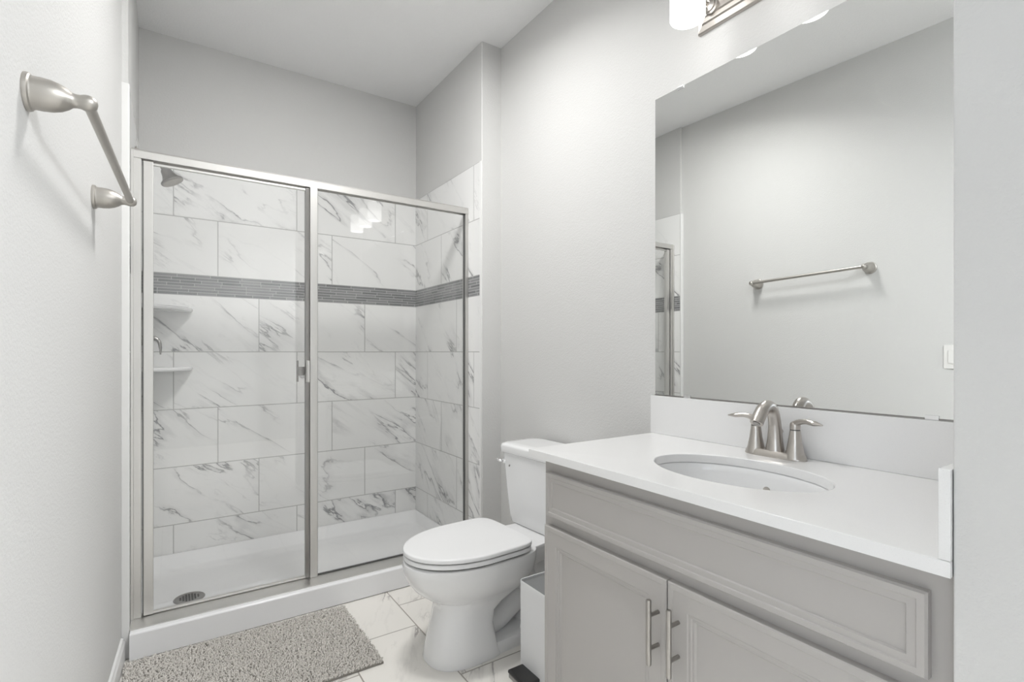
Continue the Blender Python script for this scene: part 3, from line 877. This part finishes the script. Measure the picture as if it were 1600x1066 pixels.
m = MB()
outl = [rug(u, v) for u, v in [(i / 12, 0) for i in range(12)] + [(1, i / 12) for i in range(12)] + [(1 - i / 12, 1) for i in range(12)] + [(0, 1 - i / 12) for i in range(12)]]
m.loft([[(p.x, p.y, 0.0005) for p in outl], [(p.x, p.y, 0.008) for p in outl]])
m.build('backing', plain('mat_backing', (0.26, 0.245, 0.22), 0.9), bm_, smooth=False)
rs = np.random.RandomState(3)
pitch = 0.0062
nu, nv = int(0.80 / pitch), int(0.515 / pitch)
uu, vv = np.meshgrid((np.arange(nu) + .5) / nu, (np.arange(nv) + .5) / nv)
uu = np.clip(uu.ravel() + rs.uniform(-.35, .35, nu * nv) / nu, .004, .996); vv = np.clip(vv.ravel() + rs.uniform(-.35, .35, nu * nv) / nv, .006, .994)
N = nu * nv
a_ = np.array(A)[None]; b_ = np.array(B)[None]; c_ = np.array(C_)[None]; d_ = np.array(D_)[None]
P0 = (a_ * (1 - uu[:, None]) + b_ * uu[:, None]) * (1 - vv[:, None]) + (d_ * (1 - uu[:, None]) + c_ * uu[:, None]) * vv[:, None]
sides, levels = 6, [(0.0, .55), (.35, 1.0), (.72, .95), (1.0, .45)]
az = rs.uniform(0, 2 * PI, N); tilt = rs.uniform(.25, 1.0, N)
dirv = np.stack([np.cos(az) * np.sin(tilt), np.sin(az) * np.sin(tilt), np.cos(tilt)], 1)
side = np.cross(dirv, np.tile([0.13, 0.31, 0.94], (N, 1))); side /= np.linalg.norm(side, axis=1)[:, None] + 1e-9
oth = np.cross(dirv, side)
Ln = rs.uniform(.009, .0135, N); Rd = rs.uniform(.0025, .0033, N)
V = []
for f, k in levels:
    for q in range(sides):
        an = 2 * PI * q / sides
        V.append(P0 + np.array([0, 0, .006]) + dirv * (Ln * f)[:, None] + (side * math.cos(an) + oth * math.sin(an)) * (Rd * k)[:, None])
V = np.stack(V, 1).reshape(-1, 3)
nvp = sides * len(levels)
fq = []
for l in range(len(levels) - 1):
    for q in range(sides):
        fq.append((l * sides + q, l * sides + (q + 1) % sides, (l + 1) * sides + (q + 1) % sides, (l + 1) * sides + q))
quads = (np.array(fq)[None] + (np.arange(N) * nvp)[:, None, None]).reshape(-1, 4)
caps = (np.arange(sides)[None] + (len(levels) - 1) * sides + (np.arange(N) * nvp)[:, None])
faces = [tuple(q) for q in quads.tolist()] + [tuple(q) for q in caps.tolist()]
me = bpy.data.meshes.new('pile')
me.from_pydata((V - np.array(bm_.location)[None]).tolist(), [], faces)
me.update(); me.materials.append(M['pile'])
for p in me.polygons: p.use_smooth = True
pl = bpy.data.objects.new('pile', me); COL.objects.link(pl); pl.parent = bm_; pl['kind'] = 'stuff'

# ------------------------------------------------------------------ added fill lamp on the adjoining room's ceiling, unseen
cl = thing('added_ceiling_lamp', 'added flush white fill lamp in the adjoining room, unseen behind the camera', 'ceiling light', (HX, HY, HC))
m = MB(); m.lathe([(0.30, 0.0), (0.30, -0.018), (0.29, -0.022)], (HX, HY, HC), n=40); m.build('rim', M['trim'], cl)
m = MB(); m.lathe([(0.285, -0.0205), (0.25, -0.030), (0.12, -0.036), (0.001, -0.038)], (HX, HY, HC), n=40, cap0=False); m.build('diffuser', M['fill_face'], cl)

# ------------------------------------------------------------------ ceiling lamp added to brighten the bathroom, out of the frame overhead
c2 = thing('added_ceiling_lamp', 'added round flush white fill light, unseen overhead between the vanity and the left wall', 'ceiling light', (LX, LY, HC))
m = MB(); m.lathe([(0.265, 0.0), (0.265, -0.006), (0.245, -0.010), (0.236, -0.004)], (LX, LY, HC), n=48, cap0=False, cap1=False); m.build('rim', M['trim'], c2)
m = MB(); m.lathe([(0.237, -0.004), (0.12, -0.0045), (0.001, -0.0045)], (LX, LY, HC), n=48, cap0=False); m.build('diffuser', M['fill_face'], c2)
